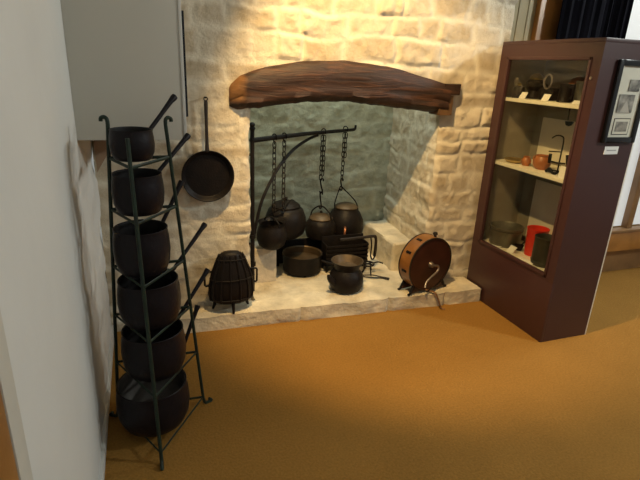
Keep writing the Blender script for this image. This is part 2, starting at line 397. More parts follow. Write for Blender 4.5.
struct('wall_left_near', boxm(-0.36, -0.25, -3.0, -0.02, 0, CEIL), M['plaster'], smooth=False)

# boxed panel above the saucepan stand
t = thing('boxed_panel', 'large plain grey boxed panel filling the corner above the saucepan stand', 'panel', (-0.03, 2.6, 1.262))
obj('front_board', boxm(-0.22, 0.215, -0.30, -0.28, 0, CEIL-1.262, bevel=0.002), M['panel'], t)
obj('side_board', boxm(0.195, 0.213, -0.279, 0.30, 0, CEIL-1.262), M['panel_edge'], t)
obj('edge_strip', boxm(0.2151, 0.228, -0.305, -0.27, 0, CEIL-1.262, bevel=0.002), M['panel_edge'], t)
obj('gap_shadow_strip', boxm(0.2285, 0.238, -0.295, -0.27, 0.10, 0.53), M['black'], t)  # black strip added to draw the shadow gap beside the panel
obj('underside_board', boxm(-0.215, 0.195, -0.279, 0.30, 0.0, 0.02), M['brown_board_and_shade'], t)
bm = bmesh.new(); vv = [bm.verts.new(p) for p in ((-0.235, 2.90, 1.258), (-0.075, 2.90, 1.258), (-0.235, 2.90, 1.00))]; f = bm.faces.new(vv)  # flat brown triangle that draws the shade below the box
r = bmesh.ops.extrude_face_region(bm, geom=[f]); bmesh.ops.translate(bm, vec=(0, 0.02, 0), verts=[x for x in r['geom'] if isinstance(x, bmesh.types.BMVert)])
tag(obj('corner_shade', bm, M['brown_board_and_shade'], smooth=False), 'brown triangle coloured as the shade under the boxed panel in the left corner', 'shade_patch')

# right background: boards, post, curtain, window
bm = bmesh.new()
for k in range(3):
    x0 = 2.385+k*0.078; box(bm, x0, x0+0.072, 2.985, 3.005, 0, CEIL, bevel=0.003)
box(bm, 2.38, 2.73, 3.006, 3.02, 0, CEIL, mi=1)
struct('wall_right_boards', bm, [M['board'], M['groove']])
struct('trim_2', boxm(2.598, 2.80, 2.94, 2.984, 0, CEIL, bevel=0.006), M['orange_wood'])
bm = bmesh.new(); pts = []
n = 90
for k in range(n+1):
    x = 2.692+0.81*k/n; y = 2.845+0.012*math.sin(k*0.62)+0.004*math.sin(k*1.7); pts.append((x, y))
for zz in (0.02, 2.36):
    pass
lo = [bm.verts.new((x, y, 0.02)) for x, y in pts]; hi = [bm.verts.new((x, y, 2.90)) for x, y in pts]
lo2 = [bm.verts.new((x, y+0.006, 0.02)) for x, y in pts]; hi2 = [bm.verts.new((x, y+0.006, 2.90)) for x, y in pts]
for k in range(n):
    bm.faces.new((lo[k], lo[k+1], hi[k+1], hi[k])); bm.faces.new((lo2[k], hi2[k], hi2[k+1], lo2[k+1]))
    bm.faces.new((hi[k], hi[k+1], hi2[k+1], hi2[k])); bm.faces.new((lo[k], lo2[k], lo2[k+1], lo[k+1]))
for k in (0, n): bm.faces.new((lo[k], hi[k], hi2[k], lo2[k]))
for v in bm.verts:
    if v.co.x > 3.1: v.co.x -= (v.co.x-3.1)*0.5
tag(obj('curtain', bm, M['curtain']), 'dark navy curtain hanging behind the top of the display cabinet', 'curtain')
wn = struct('window_1', boxm(3.20, 5.6, 2.90, 2.95, 0.0, 0.215), M['pine'], smooth=False)
obj('window_sill', boxm(3.20, 5.6, 2.83, 2.93, 0.216, 0.385, bevel=0.012), M['orange_wood'], wn)
obj('window_rail', boxm(3.20, 5.6, 2.82, 2.90, 0.386, 0.41, bevel=0.006), M['pine'], wn)
bm = bmesh.new(); box(bm, 3.84, 3.90, 2.86, 2.92, 0.41, CEIL, bevel=0.006); box(bm, 4.7, 4.76, 2.86, 2.92, 0.41, CEIL, bevel=0.006)
obj('window_mullion', bm, M['pine'], wn)
bm = bmesh.new(); box(bm, 3.20, 3.30, 2.87, 2.93, 0.41, CEIL, bevel=0.008); obj('window_stile', bm, M['white'], wn)
obj('pane', boxm(3.20, 5.6, 2.932, 2.94, 0.41, CEIL), M['daylit'], wn, smooth=False)

# ------------------------------------------------------------------ hearth, bench, block
def rough_box(x0, x1, y0, y1, z0, z1, step, amp, bv=0.0):
    bm = boxm(x0, x1, y0, y1, z0, z1, bevel=bv)
    for ax, a, b in ((0, x0, x1), (1, y0, y1), (2, z0, z1)):
        nn = max(1, int((b-a)/step))
        for k in range(1, nn):
            p = [0, 0, 0]; p[ax] = a+(b-a)*k/nn; q = [0, 0, 0]; q[ax] = 1
            bmesh.ops.bisect_plane(bm, geom=bm.verts[:]+bm.edges[:]+bm.faces[:], plane_co=p, plane_no=q)
    bm.normal_update()
    for v in bm.verts:
        if v.co.z < z0+1e-4: continue
        d = amp*(noise.fractal(v.co*9, 0.9, 2, 4)*0.7+noise.noise(v.co*3))
        v.co += v.normal*d
    return bm
bm = rough_box(0.14, 2.285, 2.74, BY-0.03, 0.0, 0.10, 0.018, 0.0085)
for v in bm.verts:      # the front edge runs slightly askew and its stones are split here and there
    if v.co.y > 2.935: v.co.x = 0.648+(v.co.x-0.14)/(2.285-0.14)*(1.905-0.648)
    if v.co.y < 2.83:
        k = (2.83-v.co.y)/0.09
        v.co.y += k*(0.045-(v.co.x-0.2)*0.045)
        v.co.y += 0.007*k*noise.noise(V((v.co.x*7, v.co.z*20, 1)))
        for xc in (0.92, 1.55, 2.0):
            v.co.y += 0.02*k*max(0, 1-abs(v.co.x-xc)/0.022)
        if v.co.z > 0.08: v.co.z -= 0.012*k*max(0, noise.noise(V((v.co.x*5, 0, 4))))
tag(obj('hearth', bm, M['hearth'], angle=60), 'long low pale stone hearth slab running out of the fireplace onto the carpet', 'hearth')
bm = rough_box(1.79, 2.03, 3.17, BY-0.04, 0.0, 0.33, 0.022, 0.012, 0.022)
struct('trim_3', bm, M['hearth'], angle=60)
tag(obj('stone_block', rough_box(0.70, 0.86, 3.20, 3.36, 0.100, 0.36, 0.03, 0.005), M['block'], angle=60), 'square pale stone block on the hearth under the leftmost hanging cauldron', 'stone block')

# ------------------------------------------------------------------ lintel beam
def make_beam():
    def interp(tab, x):
        for (a, p), (b, q) in zip(tab, tab[1:]):
            if a <= x <= b:
                t = (x-a)/(b-a); return p+(q-p)*t
        return tab[0][1] if x < tab[0][0] else tab[-1][1]
    top = [(0.50, 1.475), (0.56, 1.525), (0.64, 1.56), (0.76, 1.59), (0.95, 1.625), (1.2, 1.637), (1.5, 1.615), (1.7, 1.575), (1.86, 1.54), (1.94, 1.52)]
    bot = [(0.50, 1.335), (0.56, 1.335), (0.66, 1.352), (0.76, 1.368), (0.95, 1.39), (1.2, 1.402), (1.5, 1.375), (1.7, 1.355), (1.86, 1.342), (1.94, 1.340)]
    bm = bmesh.new(); rings = []
    xs = lin(0.50, 1.94, 0.016)
    for x in xs:
        a, b = interp(bot, x), interp(top, x); h = b-a
        b -= 0.008*noise.noise(V((x*6, 1, 0))); a += 0.010*noise.noise(V((x*9, 4, 0)))+0.006*noise.noise(V((x*26, 4, 0)))
        f = 2.885+0.012*noise.noise(V((x*4, 7, 0)))
        if x < 0.62: f += 0.05*((0.62-x)/0.12)**2
        sec = [(f+0.075, a-0.004), (f+0.040, a+0.008), (f+0.006, a+0.036), (f+0.004, a+0.30*h), (f+0.010, a+0.42*h), (f-0.002, a+0.52*h), (f, a+0.7*h), (f+0.006, a+0.86*h), (f+0.022, b-0.006), (f+0.06, b), (3.04, b), (3.04, a+0.01)]
        rings.append([bm.verts.new((x, y+0.006*noise.noise(V((x*5, z*30, 2))), z)) for y, z in sec])
    m = len(rings[0])
    for i in range(len(rings)-1):
        for k in range(m): bm.faces.new((rings[i][k], rings[i][(k+1) % m], rings[i+1][(k+1) % m], rings[i+1][k]))
    bm.faces.new(rings[0]); bm.faces.new(rings[-1][::-1]); return bm
t = thing('lintel_beam', 'dark arched old oak beam spanning the top of the fireplace opening', 'beam')
obj('beam_body', make_beam(), M['beam'], t, angle=50)
bm = rough_box(1.90, 2.025, 2.885, 3.05, 1.455, 1.525, 0.02, 0.006)
for v in bm.verts: v.co.y += 0.25*max(0, v.co.x-1.96)
tag(obj('beam_tenon', bm, M['beam'], t, angle=60), 'narrow dark stub at the right end')
bm = rough_box(1.875, 1.975, 2.895, 3.02, 1.325, 1.452, 0.02, 0.005)
tag(obj('beam_wedge', bm, M['beam_end'], t, angle=60), 'brown wooden block under the right end')

# ------------------------------------------------------------------ saucepan stand and its six pans
FEET = [V((-0.015, 1.742, 0)), V((0.200, 2.070, 0)), V((-0.193, 2.090, 0))]
TOPS = [V((-0.043, 1.862, 1.355)), V((0.096, 2.030, 1.36)), V((-0.110, 2.015, 1.362))]
stand = thing('saucepan_stand', 'tall tapering green iron three-legged stand holding six black saucepans by the left wall', 'pan stand')
def post_at(k, z): return FEET[k].lerp(TOPS[k], z/1.36)
axis = V((-0.01, 1.966, 0))
for k in range(3):
    out = (FEET[k]-axis); out.z = 0; out.normalize()
    f = FEET[k]; p = [f+out*0.030+V((0, 0, 0.022)), f+out*0.042+V((0, 0, 0.008)), f+out*0.028+V((0, 0, 0.006)), f+out*0.006+V((0, 0, 0.012)), post_at(k, 0.05)]
    p = smooth_path(p, 5)+[post_at(k, 0.2+0.11*j) for j in range(10)]
    tp = TOPS[k]; o2 = (tp-axis); o2.z = 0; o2.normalize()
    p += [post_at(k, 1.32), post_at(k, 1.338)] if k == 0 else smooth_path([post_at(k, 1.32), tp+V((0, 0, 0.012)), tp+o2*0.010+V((0, 0, 0.026)), tp+o2*0.024+V((0, 0, 0.022)), tp+o2*0.026+V((0, 0, 0.010))], 4)
    obj('leg', tubem(p, 0.0075, seg=8), M['green_iron'], stand)
PANS = [  # cx, cy, rim radius, base z, rim z, handle start, handle end
    (-0.030, 1.966, 0.076, 1.240, 1.352, (0.018, 2.003, 1.335), (0.141, 2.100, 1.462)),
    (-0.022, 1.968, 0.091, 1.035, 1.188, (0.040, 2.020, 1.165), (0.190, 2.142, 1.304)),
    (-0.025, 1.968, 0.103, 0.788, 0.972, (0.045, 2.030, 0.945), (0.152, 2.110, 1.116)),
    (-0.012, 1.966, 0.119, 0.560, 0.752, (0.080, 2.045, 0.725), (0.250, 2.185, 0.898)),
    (-0.010, 1.966, 0.126, 0.318, 0.520, (0.090, 2.045, 0.490), (0.255, 2.182, 0.673)),
    (-0.030, 1.966, 0.148, 0.055, 0.258, (0.075, 2.065, 0.235), (0.200, 2.165, 0.500))]
for (cx, cy, r, zb, zr, h0, h1) in PANS:
    bm = bmesh.new(); z = zb-0.006
    P = [post_at(k, z) for k in range(3)]
    for k in range(3): tube(bm, [P[k], P[(k+1) % 3]], 0.0065, seg=8, flat=0.4, side=(0, 0, 1))
    for k in range(3):
        mid = (P[k]+P[(k+1) % 3])/2
    obj('tier_bar', bm, M['green_iron'], stand)
plabels = ['smallest black saucepan on the top tier of the green stand',
           'black saucepan on the second tier from the top of the green stand',
           'black saucepan on the third tier from the top of the green stand',
           'black saucepan on the fourth tier from the top of the green stand',
           'big black saucepan on the fifth tier, just above the bottom one',
           'largest black saucepan with worn grey inside on the bottom tier of the stand']
for i, (cx, cy, r, zb, zr, h0, h1) in enumerate(PANS):
    h = zr-zb
    t = thing('saucepan', plabels[i], 'saucepan', (cx, cy, zb), 0, 'saucepans on the green stand')
    prof = [(0, 0), (r*0.80, 0), (r*0.90, h*0.05), (r*1.02, h*0.25), (r*1.06, h*0.50), (r*1.03, h*0.78), (r*0.985, h*0.93), (r*1.0, h*0.99), (r*0.985, h), (r*0.955, h*0.985), (r*0.94, h*0.92), (r*1.0, h*0.70), (r*1.03, h*0.5), (r*0.98, h*0.25), (r*0.85, h*0.08), (0, h*0.06)]
    mis = [0]*9+[1]*6
    obj('pan_body', lathem(prof, mis=mis, seg=44), [M['pan_iron'], M['grey_lining'] if i == 5 else M['pan_in']], t)
    c = V((cx, cy, zb)); a = V(h0)-c; b = V(h1)-c; d = (b-a).normalized()
    az = V((a.x, a.y, 0)).normalized(); a = az*r*0.985+V((0, 0, a.z))
    bm = tubem([a-V((0, 0, 0.02)), a+d*0.02, a.lerp(b, 0.5), b-d*0.03, b-d*0.008, b], [0.010, 0.0085, 0.0085, 0.0105, 0.0135, 0.0125], seg=12)
    obj('handle', bm, M['pan_iron'], t)
    lathe_b = lathem([(0.0, -0.006), (0.022, -0.006), (0.022, 0.0), (0.0, 0.0)], seg=16)
    rot = az.to_track_quat('Z', 'Y').to_matrix().to_4x4()
    bmesh.ops.transform(lathe_b, matrix=Matrix.Translation(az*(r*1.035)+V((0, 0, h*0.80))) @ rot, verts=lathe_b.verts)
    obj('handle_plate', lathe_b, M['pan_iron'], t)

# ------------------------------------------------------------------ flat frying pan on the wall
t = thing('frying_pan', 'flat round black frying pan with a long thin handle hanging on the stone wall', 'frying pan', (0.358, 2.898, 0.962))
RX = Matrix.Rotation(PI/2, 4, 'X')      # lathe axis z -> -y (towards the room)
bm = lathem([(0, -0.018), (0.128, -0.018), (0.140, -0.010), (0.150, 0.012), (0.153, 0.016), (0.149, 0.017), (0.141, 0.012), (0.132, -0.006), (0.125, -0.012), (0, -0.012)], seg=56, mtx=RX)
obj('pan_body', bm, M['iron'], t)
obj('handle', tubem([(0, -0.010, 0.143), (0, -0.006, 0.20), (0.001, 0.0, 0.32), (0.002, 0.0, 0.405), (0.002, 0.0, 0.43)], [0.013, 0.010, 0.009, 0.011, 0.009], seg=10, flat=0.5, side=(1, 0, 0)), M['rust_iron'], t)
obj('hanging_ring', tubem(circle_pts((0.002, 0.0, 0.437), 0.010, (1, 0, 0), (0, 0, 1), 16), 0.0028, closed=True, seg=6), M['iron'], t)
tag(obj('wall_nail', tubem([(0.360, 2.965, 1.405), (0.360, 2.890, 1.405), (0.360, 2.888, 1.411)], 0.004, seg=6), M['iron']), 'black iron nail holding the frying pan on the wall', 'nail')

# ------------------------------------------------------------------ ribbed fire basket
t = thing('fire_basket', 'black ribbed iron fire basket with square side handles on the left of the hearth', 'fire basket', (0.474, 2.845, 0.100))
sy = 0.54
prof = [(0, 0.062), (0.100, 0.062), (0.130, 0.08), (0.137, 0.13), (0.133, 0.19), (0.118, 0.26), (0.096, 0.32), (0.082, 0.355), (0.070, 0.382), (0.050, 0.396), (0.030, 0.40), (0, 0.402)]
obj('basket_body', lathem(prof, sy=sy, seg=40), M['iron'], t)
bm = bmesh.new()
for k in range(14):
    a = 2*PI*k/14+0.1; pts = [(r*1.03*math.cos(a), r*1.03*math.sin(a)*sy, z) for r, z in prof[2:9]]
    tube(bm, pts, 0.0065, seg=6)
for zz, rr in ((0.090, 0.135), (0.225, 0.130), (0.352, 0.087)):
    tube(bm, [(rr*math.cos(2*PI*k/32), rr*sy*math.sin(2*PI*k/32), zz) for k in range(32)], 0.006, closed=True, seg=6)
obj('rib_cage', bm, M['iron'], t)
for s in (-1, 1):
    obj('handle', tubem([(s*0.112, 0, 0.275), (s*0.160, 0, 0.270), (s*0.164, 0, 0.262), (s*0.164, 0, 0.185), (s*0.158, 0, 0.178), (s*0.125, 0, 0.185)], 0.0065, seg=8), M['iron'], t)
for a in (-PI/2, PI/6, 5*PI/6):
    x, y = 0.115*math.cos(a), 0.115*math.sin(a)*sy
    obj('foot', tubem([(x*0.9, y*0.9, 0.09), (x*1.05, y*1.05, 0.03), (x*1.15, y*1.15, 0.002)], [0.013, 0.010, 0.007], seg=8), M['iron'], t)

# ------------------------------------------------------------------ fireplace crane, chains, hanging pots
PX, PY = 0.663, 3.085; D = V((0.847, 0.531, 0)); P0 = V((PX, PY, 0))
def cp(s, z, off=0.0): return V((PX+D.x*s-D.y*off, PY+D.y*s+D.x*off, z))
t = thing('fireplace_crane', 'black iron swinging crane with post, arm and curved brace inside the fireplace', 'crane', (PX, PY, 0.10))
L0 = V((PX, PY, 0.10))
bm = tubem([P0+V((0, 0, z))-L0 for z in (0.10, 0.6, 1.20)], 0.014, seg=10)
tube(bm, [P0+V((0, 0, z))-L0 for z in (1.2, 1.215, 1.225, 1.24, 1.252)], [0.014, 0.022, 0.014, 0.02, 0.008], seg=10)
for zz in (0.50, 0.30): tube(bm, [P0+V((0, 0, zz-0.012))-L0, P0+V((0, 0, zz+0.012))-L0], 0.022, seg=12)
obj('post', bm, M['iron'], t)
bm = tubem([cp(-0.01, 1.140)-L0, cp(0.5, 1.142)-L0, cp(1.12, 1.130)-L0, cp(1.145, 1.138)-L0, cp(1.148, 1.165)-L0], [0.017, 0.015, 0.012, 0.011, 0.009], seg=8)
obj('arm', bm, M['iron'], t)
bm = tubem([p-L0 for p in smooth_path([cp(0.66, 1.122), cp(0.55, 1.10), cp(0.40, 1.045), cp(0.263, 0.952), cp(0.17, 0.85), cp(0.091, 0.738), cp(0.045, 0.62), cp(0.012, 0.50)], 5)], 0.011, seg=8)
obj('brace', bm, M['iron'], t)
for zz in (0.45, 1.05):
    bm = tubem([(-0.05, -0.0, zz-0.10), (-0.02, -0.00, zz-0.10), (0.0, 0.0, zz-0.10)], 0.009, seg=8); obj('wall_pin', bm, M['iron'], t)

# one link, reused
LL, LW = 0.046, 0.0125
def link_mesh():
    pts = []
    hl = LL/2-LW
    for k in range(9): a = -PI/2+PI*k/8; pts.append((LW*math.sin(a)*1.0, 0, hl+LW*math.cos(a)))
    for k in range(9): a = PI/2+PI*k/8; pts.append((LW*math.sin(a), 0, -hl+LW*math.cos(a)))
    bm = tubem(pts, 0.0036, closed=True, seg=6); me = bpy.data.meshes.new('chain_link'); bm.to_mesh(me); bm.free()
    me.materials.append(M['rust_iron']); me.polygons.foreach_set('use_smooth', [True]*len(me.polygons)); return me
LM = link_mesh(); PITCH = LL-0.0085
def add_links(parent, top, bot):
    n = max(1, round((V(top)-V(bot)).length/PITCH)); d = (V(bot)-V(top))
    for k in range(n):
        o = bpy.data.objects.new('chain_link', LM); C.objects.link(o); o.parent = parent
        o.location = V(top)+d*((k+0.5)/n); o.rotation_euler = (0, d.x*0-0.0, math.radians(35 if k % 2 else 125))
def arm_loop(parent, name='hook'):
    a = V((0, 0, 0)); u = V((-D.y, D.x, 0))
    p = circle_pts(V((0, 0, 0.002)), 0.021, u, (0, 0, 1), 18, math.radians(-60), math.radians(225), True)
    p = [V((0, 0, -0.045)), V((0, 0, -0.032))]+p
    obj(name, tubem(smooth_path(p, 2), 0.0042, seg=6), M['iron'], parent)
def s_hook(parent, top, length, r=0.0045, w=0.014):
    c = V(top); u = D
    p = [c+u*w*0.9+V((0, 0, -0.012)), c+u*w+V((0, 0, 0.004)), c+V((0, 0, 0.012)), c-u*w*0.6, c+V((0, 0, -length*0.5)), c+u*w*0.7+V((0, 0, -length+0.014)), c+V((0, 0, -length)), c-u*w*0.8+V((0, 0, -length+0.014))]
    obj('hook', tubem(smooth_path(p, 4), r, seg=6), M['iron'], parent)

AZ = 1.141
def chain_thing(s, label): return thing('pot_chain', label, 'chain', cp(s, AZ), 0, 'chains on the crane arm')
c1 = chain_thing(0.203, 'leftmost iron chain on the crane arm, nearest the post'); arm_loop(c1); add_links(c1, (0, 0, -0.03), (0, 0, -0.50)); s_hook(c1, (0, 0, -0.505), 0.06)
c2 = chain_thing(0.300, 'second iron chain from the post, beside the curved brace'); arm_loop(c2); add_links(c2, (0, 0, -0.03), (0, 0, -0.47)); s_hook(c2, (0, 0, -0.475), 0.05)
c3 = chain_thing(0.732, 'doubled iron chain with open hooks in the middle of the crane arm'); arm_loop(c3)
u3 = D*0.012
add_links(c3, V((0, 0, -0.03))-u3, V((0, 0, -0.36))-u3); add_links(c3, V((0, 0, -0.03))+u3, V((0, 0, -0.33))+u3); s_hook(c3, (0, 0, -0.365), 0.10, 0.006, 0.022); s_hook(c3, (0, 0, -0.47), 0.12, 0.006, 0.018)
c4 = chain_thing(1.010, 'rightmost iron chain near the tip of the crane arm'); arm_loop(c4)
add_links(c4, V((0, 0, -0.03))-u3, V((0, 0, -0.25))-u3); add_links(c4, V((0, 0, -0.03))+u3, V((0, 0, -0.22))+u3); add_links(c4, V((0, 0, -0.25))-u3*0.6, V((0, 0, -0.40))-u3); s_hook(c4, (-0.008, 0, -0.405), 0.085, 0.006, 0.02)

def bail(t, hr, z0, ztop, d, r=0.006):
    p = smooth_path([V(d)*hr+V((0, 0, z0)), V(d)*hr*0.86+V((0, 0, z0+(ztop-z0)*0.55)), V(d)*hr*0.35+V((0, 0, z0+(ztop-z0)*0.93)), V((0, 0, ztop)), V(d)*-hr*0.35+V((0, 0, z0+(ztop-z0)*0.93)), V(d)*-hr*0.86+V((0, 0, z0+(ztop-z0)*0.55)), V(d)*-hr+V((0, 0, z0))], 5)
    obj('bail_handle', tubem(p, r, seg=8), M['iron'], t)
def cauldron_prof(r, h, wall=0.007):
    o = [(0, 0), (r*0.55, h*0.03), (r*0.85, h*0.16), (r*0.99, h*0.40), (r*0.98, h*0.58), (r*0.86, h*0.80), (r*0.80, h*0.88), (r*0.84, h*0.96), (r*0.90, h)]
    i = [(r*0.87, h*0.99), (r*0.80-wall, h*0.90), (r*0.93, h*0.58), (r*0.92, h*0.40), (r*0.78, h*0.18), (r*0.5, h*0.07), (0, h*0.05)]
    return o+i
# leftmost cauldron, over the block
p = cp(0.185, 0.36)
t = thing('hanging_cauldron', 'black iron cauldron on the leftmost chain above the stone block', 'cauldron', (p.x, p.y, 0.366), 0, 'pots hanging on the crane')
obj('pot_body', lathem(cauldron_prof(0.108, 0.20)), M['iron'], t); bail(t, 0.090, 0.18, 0.228, (0.35, -0.94, 0))
# big lidded kettle
p = cp(0.43, 0.35, 0.09)
t = thing('hanging_kettle', 'large round lidded black kettle hanging on the second chain from the post', 'kettle', (p.x, p.y, 0.372), 0, 'pots hanging on the crane')
obj('pot_body', lathem([(0, 0), (0.10, 0.005), (0.140, 0.04), (0.155, 0.10), (0.150, 0.16), (0.130, 0.215), (0.10, 0.238), (0, 0.238)]), M['iron'], t)
ld = obj('lid', lathem([(0.105, 0.238), (0.108, 0.244), (0.09, 0.262), (0.05, 0.278), (0, 0.283)]), M['iron'], t)
obj('lid_knob', lathem([(0.0, 0.28), (0.008, 0.284), (0.008, 0.292), (0.014, 0.298), (0.010, 0.308), (0, 0.310)], seg=16), M['iron'], ld)
q = cp(0.300, 0)-V((p.x, p.y, 0))
pts = smooth_path([(0.10, 0.06, 0.235), (0.05, 0.03, 0.275), (q.x, q.y, 0.272), (-0.14, -0.085, 0.21), (-0.125, -0.075, 0.20)], 5)
obj('bail_handle', tubem(pts, 0.0055, seg=8), M['iron'], t)
# squat kettle on the doubled chain
p = cp(0.745, 0.30)
t = thing('hanging_kettle', 'squat black kettle with a lid coloured as lit iron hanging on the doubled chain', 'kettle', (p.x, p.y, 0.305), 0, 'pots hanging on the crane')
obj('pot_body', lathem([(0, 0), (0.085, 0.004), (0.112, 0.02), (0.122, 0.06), (0.118, 0.12), (0.098, 0.155), (0.085, 0.163), (0, 0.163)]), M['iron'], t)
ld = obj('lid', lathem([(0.092, 0.163), (0.094, 0.170), (0.07, 0.192), (0.035, 0.204), (0, 0.208)]), M['lit_iron'], t); tag(ld, 'lid coloured as lit iron')
obj('lid_knob', lathem([(0.0, 0.206), (0.010, 0.210), (0.013, 0.218), (0.008, 0.226), (0, 0.228)], seg=16), M['iron'], ld)
bail(t, 0.10, 0.14, 0.262, (0.60, -0.80, 0))
# round kettle at the tip
p = cp(1.000, 0.30)
t = thing('hanging_kettle', 'round black kettle with copper tap hanging at the tip of the crane arm', 'kettle', (p.x+0.03, p.y-0.05, 0.235), 0, 'pots hanging on the crane')
obj('pot_body', lathem([(0, 0), (0.09, 0.005), (0.138, 0.05), (0.152, 0.12), (0.146, 0.19), (0.118, 0.25), (0.092, 0.278), (0.088, 0.29), (0, 0.29)]), M['iron'], t)
ld = obj('lid', lathem([(0.095, 0.288), (0.096, 0.296), (0.075, 0.312), (0.03, 0.322), (0, 0.324)]), M['lit_iron'], t); tag(ld, 'lid coloured as lit iron')
q = V((-0.035, 0.045, 0))
pts = smooth_path([(0.095, -0.03, 0.27), (0.072, -0.01, 0.34), (-0.015, 0.04, 0.435), (-0.035, 0.045, 0.452), (-0.05, 0.04, 0.435), (-0.100, 0.0, 0.33), (-0.105, -0.02, 0.265)], 5)
obj('bail_handle', tubem(pts, 0.005, seg=8), M['iron'], t)
tag(obj('tap', tubem(smooth_path([(-0.055, -0.135, 0.16), (-0.068, -0.165, 0.155), (-0.075, -0.18, 0.125), (-0.075, -0.182, 0.085)], 5), [0.011, 0.009], seg=10), M['copper'], t), 'copper tap')

# ------------------------------------------------------------------ fire grate
t = thing('fire_grate', 'low black iron fire grate with a top rail and hanging hook under the kettles', 'grate', (1.45, 3.31, 0.10))
bm = bmesh.new(); box(bm, -0.185, 0.165, 0.045, 0.060, 0.05, 0.26, bevel=0.004); box(bm, -0.185, 0.165, -0.055, 0.045, 0.05, 0.062, bevel=0.003)
for sx in (-0.185, 0.155): box(bm, sx, sx+0.010, -0.055, 0.045, 0.05, 0.22, bevel=0.003)
obj('grate_box', bm, M['iron'], t)
for k in range(5): obj('front_bar', boxm(-0.185, 0.165, -0.066, -0.056, 0.07+0.032*k, 0.088+0.032*k, bevel=0.004), M['iron'], t)
obj('top_rail', tubem(smooth_path([(-0.08, -0.062, 0.262), (0.10, -0.062, 0.268), (0.185, -0.062, 0.272), (0.218, -0.062, 0.262), (0.226, -0.062, 0.20), (0.222, -0.062, 0.105)], 6), 0.0125, seg=8), M['rust_iron'], t)
obj('hanging_hook', tubem(smooth_path([(0.178, -0.062, 0.263), (0.186, -0.070, 0.20), (0.182, -0.075, 0.12), (0.196, -0.078, 0.085), (0.216, -0.074, 0.10), (0.214, -0.070, 0.15)], 5), 0.006, seg=8), M['iron'], t)
for sx in (-0.17, 0.15):
    for yy in (-0.05, 0.04): obj('foot', tubem([(sx, yy, 0.055), (sx*1.03, yy*1.05, 0.0)], [0.012, 0.009], seg=8), M['iron'], t)

t = thing('fireback_plate', 'low dark iron plate standing behind the wide saucepan under the kettles', 'fireback', (1.14, 3.515, 0.10))
obj('plate', boxm(-0.24, 0.20, -0.008, 0.008, 0.004, 0.195, bevel=0.004), M['iron'], t)
obj('rim_bar', tubem([(-0.24, -0.004, 0.193), (0.20, -0.004, 0.193)], 0.009, seg=8), M['iron'], t)
for sx in (-0.20, 0.16): obj('foot', boxm(sx-0.015, sx+0.015, -0.05, 0.05, 0.0, 0.02, bevel=0.004), M['iron'], t)

# ------------------------------------------------------------------ wide saucepan on the hearth
t = thing('wide_saucepan', 'wide shallow black saucepan with a brown inside on the hearth beside the block', 'saucepan', (1.100, 3.330, 0.10))
r, h = 0.150, 0.155
obj('pan_body', lathem([(0, 0.012), (r*0.90, 0.012), (r*0.97, 0.022), (r*0.99, h*0.6), (r*1.0, h*0.95), (r*1.04, h), (r*1.0, h), (r*0.955, h*0.95), (r*0.95, 0.10), (0, 0.095)], mis=[0]*6+[1]*3), [M['iron'], M['lit_iron']], t)
obj('handle', tubem([(0.130, -0.07, 0.10), (0.16, -0.10, 0.098), (0.20, -0.14, 0.094)], [0.011, 0.008, 0.010], seg=10), M['iron'], t)
for a in (0.4, 2.5, 4.6): obj('foot', tubem([(0.11*math.cos(a), 0.11*math.sin(a), 0.02), (0.118*math.cos(a), 0.118*math.sin(a), 0.0)], [0.013, 0.009], seg=8), M['iron'], t)

# ------------------------------------------------------------------ round jug-like pot at the front
t = thing('bellied_pot', 'small bellied black iron pot with wide brown rim and spout at the hearth front', 'pot', (1.303, 2.935, 0.104))
h = 0.222
prof = [(0, 0), (0.082, 0), (0.106, 0.012), (0.120, 0.045), (0.122, 0.085), (0.115, 0.125), (0.096, 0.148), (0.088, 0.162), (0.094, 0.190), (0.110, 0.212), (0.114, h), (0.107, h), (0.092, 0.196), (0.080, 0.176), (0, 0.168)]
obj('pot_body', lathem(prof, mis=[0]*10+[1]*4), [M['iron'], M['lit_iron']], t)
obj('spout', tubem(smooth_path([(-0.092, -0.035, 0.06), (-0.135, -0.05, 0.105), (-0.152, -0.056, 0.135), (-0.162, -0.060, 0.14)], 5), [0.026, 0.013], seg=12), M['iron'], t)
obj('handle', tubem(smooth_path([(0.108, 0.03, 0.178), (0.15, 0.045, 0.17), (0.16, 0.05, 0.12), (0.118, 0.035, 0.075)], 5), 0.0075, seg=8), M['iron'], t)

# twisted trivet and fire tongs to the right of the pot
t = thing('iron_trivet', 'small dark twisted iron trivet on the hearth right of the bellied pot', 'trivet', (1.575, 3.17, 0.104))
bm = tubem(circle_pts((0, 0, 0.075), 0.052, (1, 0, 0), (0, 1, 0), 24), 0.007, closed=True, seg=8)
for a in (0.3, 2.4): tube(bm, [V((0.052*math.cos(a), 0.052*math.sin(a), 0.075)), V((-0.052*math.cos(a), -0.052*math.sin(a), 0.075))], 0.006, seg=6)
obj('ring', bm, M['iron'], t)
for a in (0.6, 2.7, 4.8): obj('foot', tubem(smooth_path([(0.05*math.cos(a), 0.05*math.sin(a), 0.073), (0.062*math.cos(a), 0.062*math.sin(a), 0.03), (0.07*math.cos(a), 0.07*math.sin(a), 0.003)], 4), 0.006, seg=8), M['iron'], t)
obj('handle', tubem(smooth_path([(0.052, 0.0, 0.078), (0.09, -0.01, 0.085), (0.125, -0.02, 0.075)], 5), 0.006, seg=8), M['iron'], t)
t = thing('fire_tongs', 'thin brown iron tongs lying on the hearth between pot and round blower', 'tongs', (1.58, 3.05, 0.104))
obj('arm', tubem(smooth_path([(-0.09, 0.07, 0.008), (0.0, 0.03, 0.018), (0.06, 0.0, 0.010), (0.115, -0.035, 0.006)], 5), 0.005, seg=8), M['rust_iron'], t)
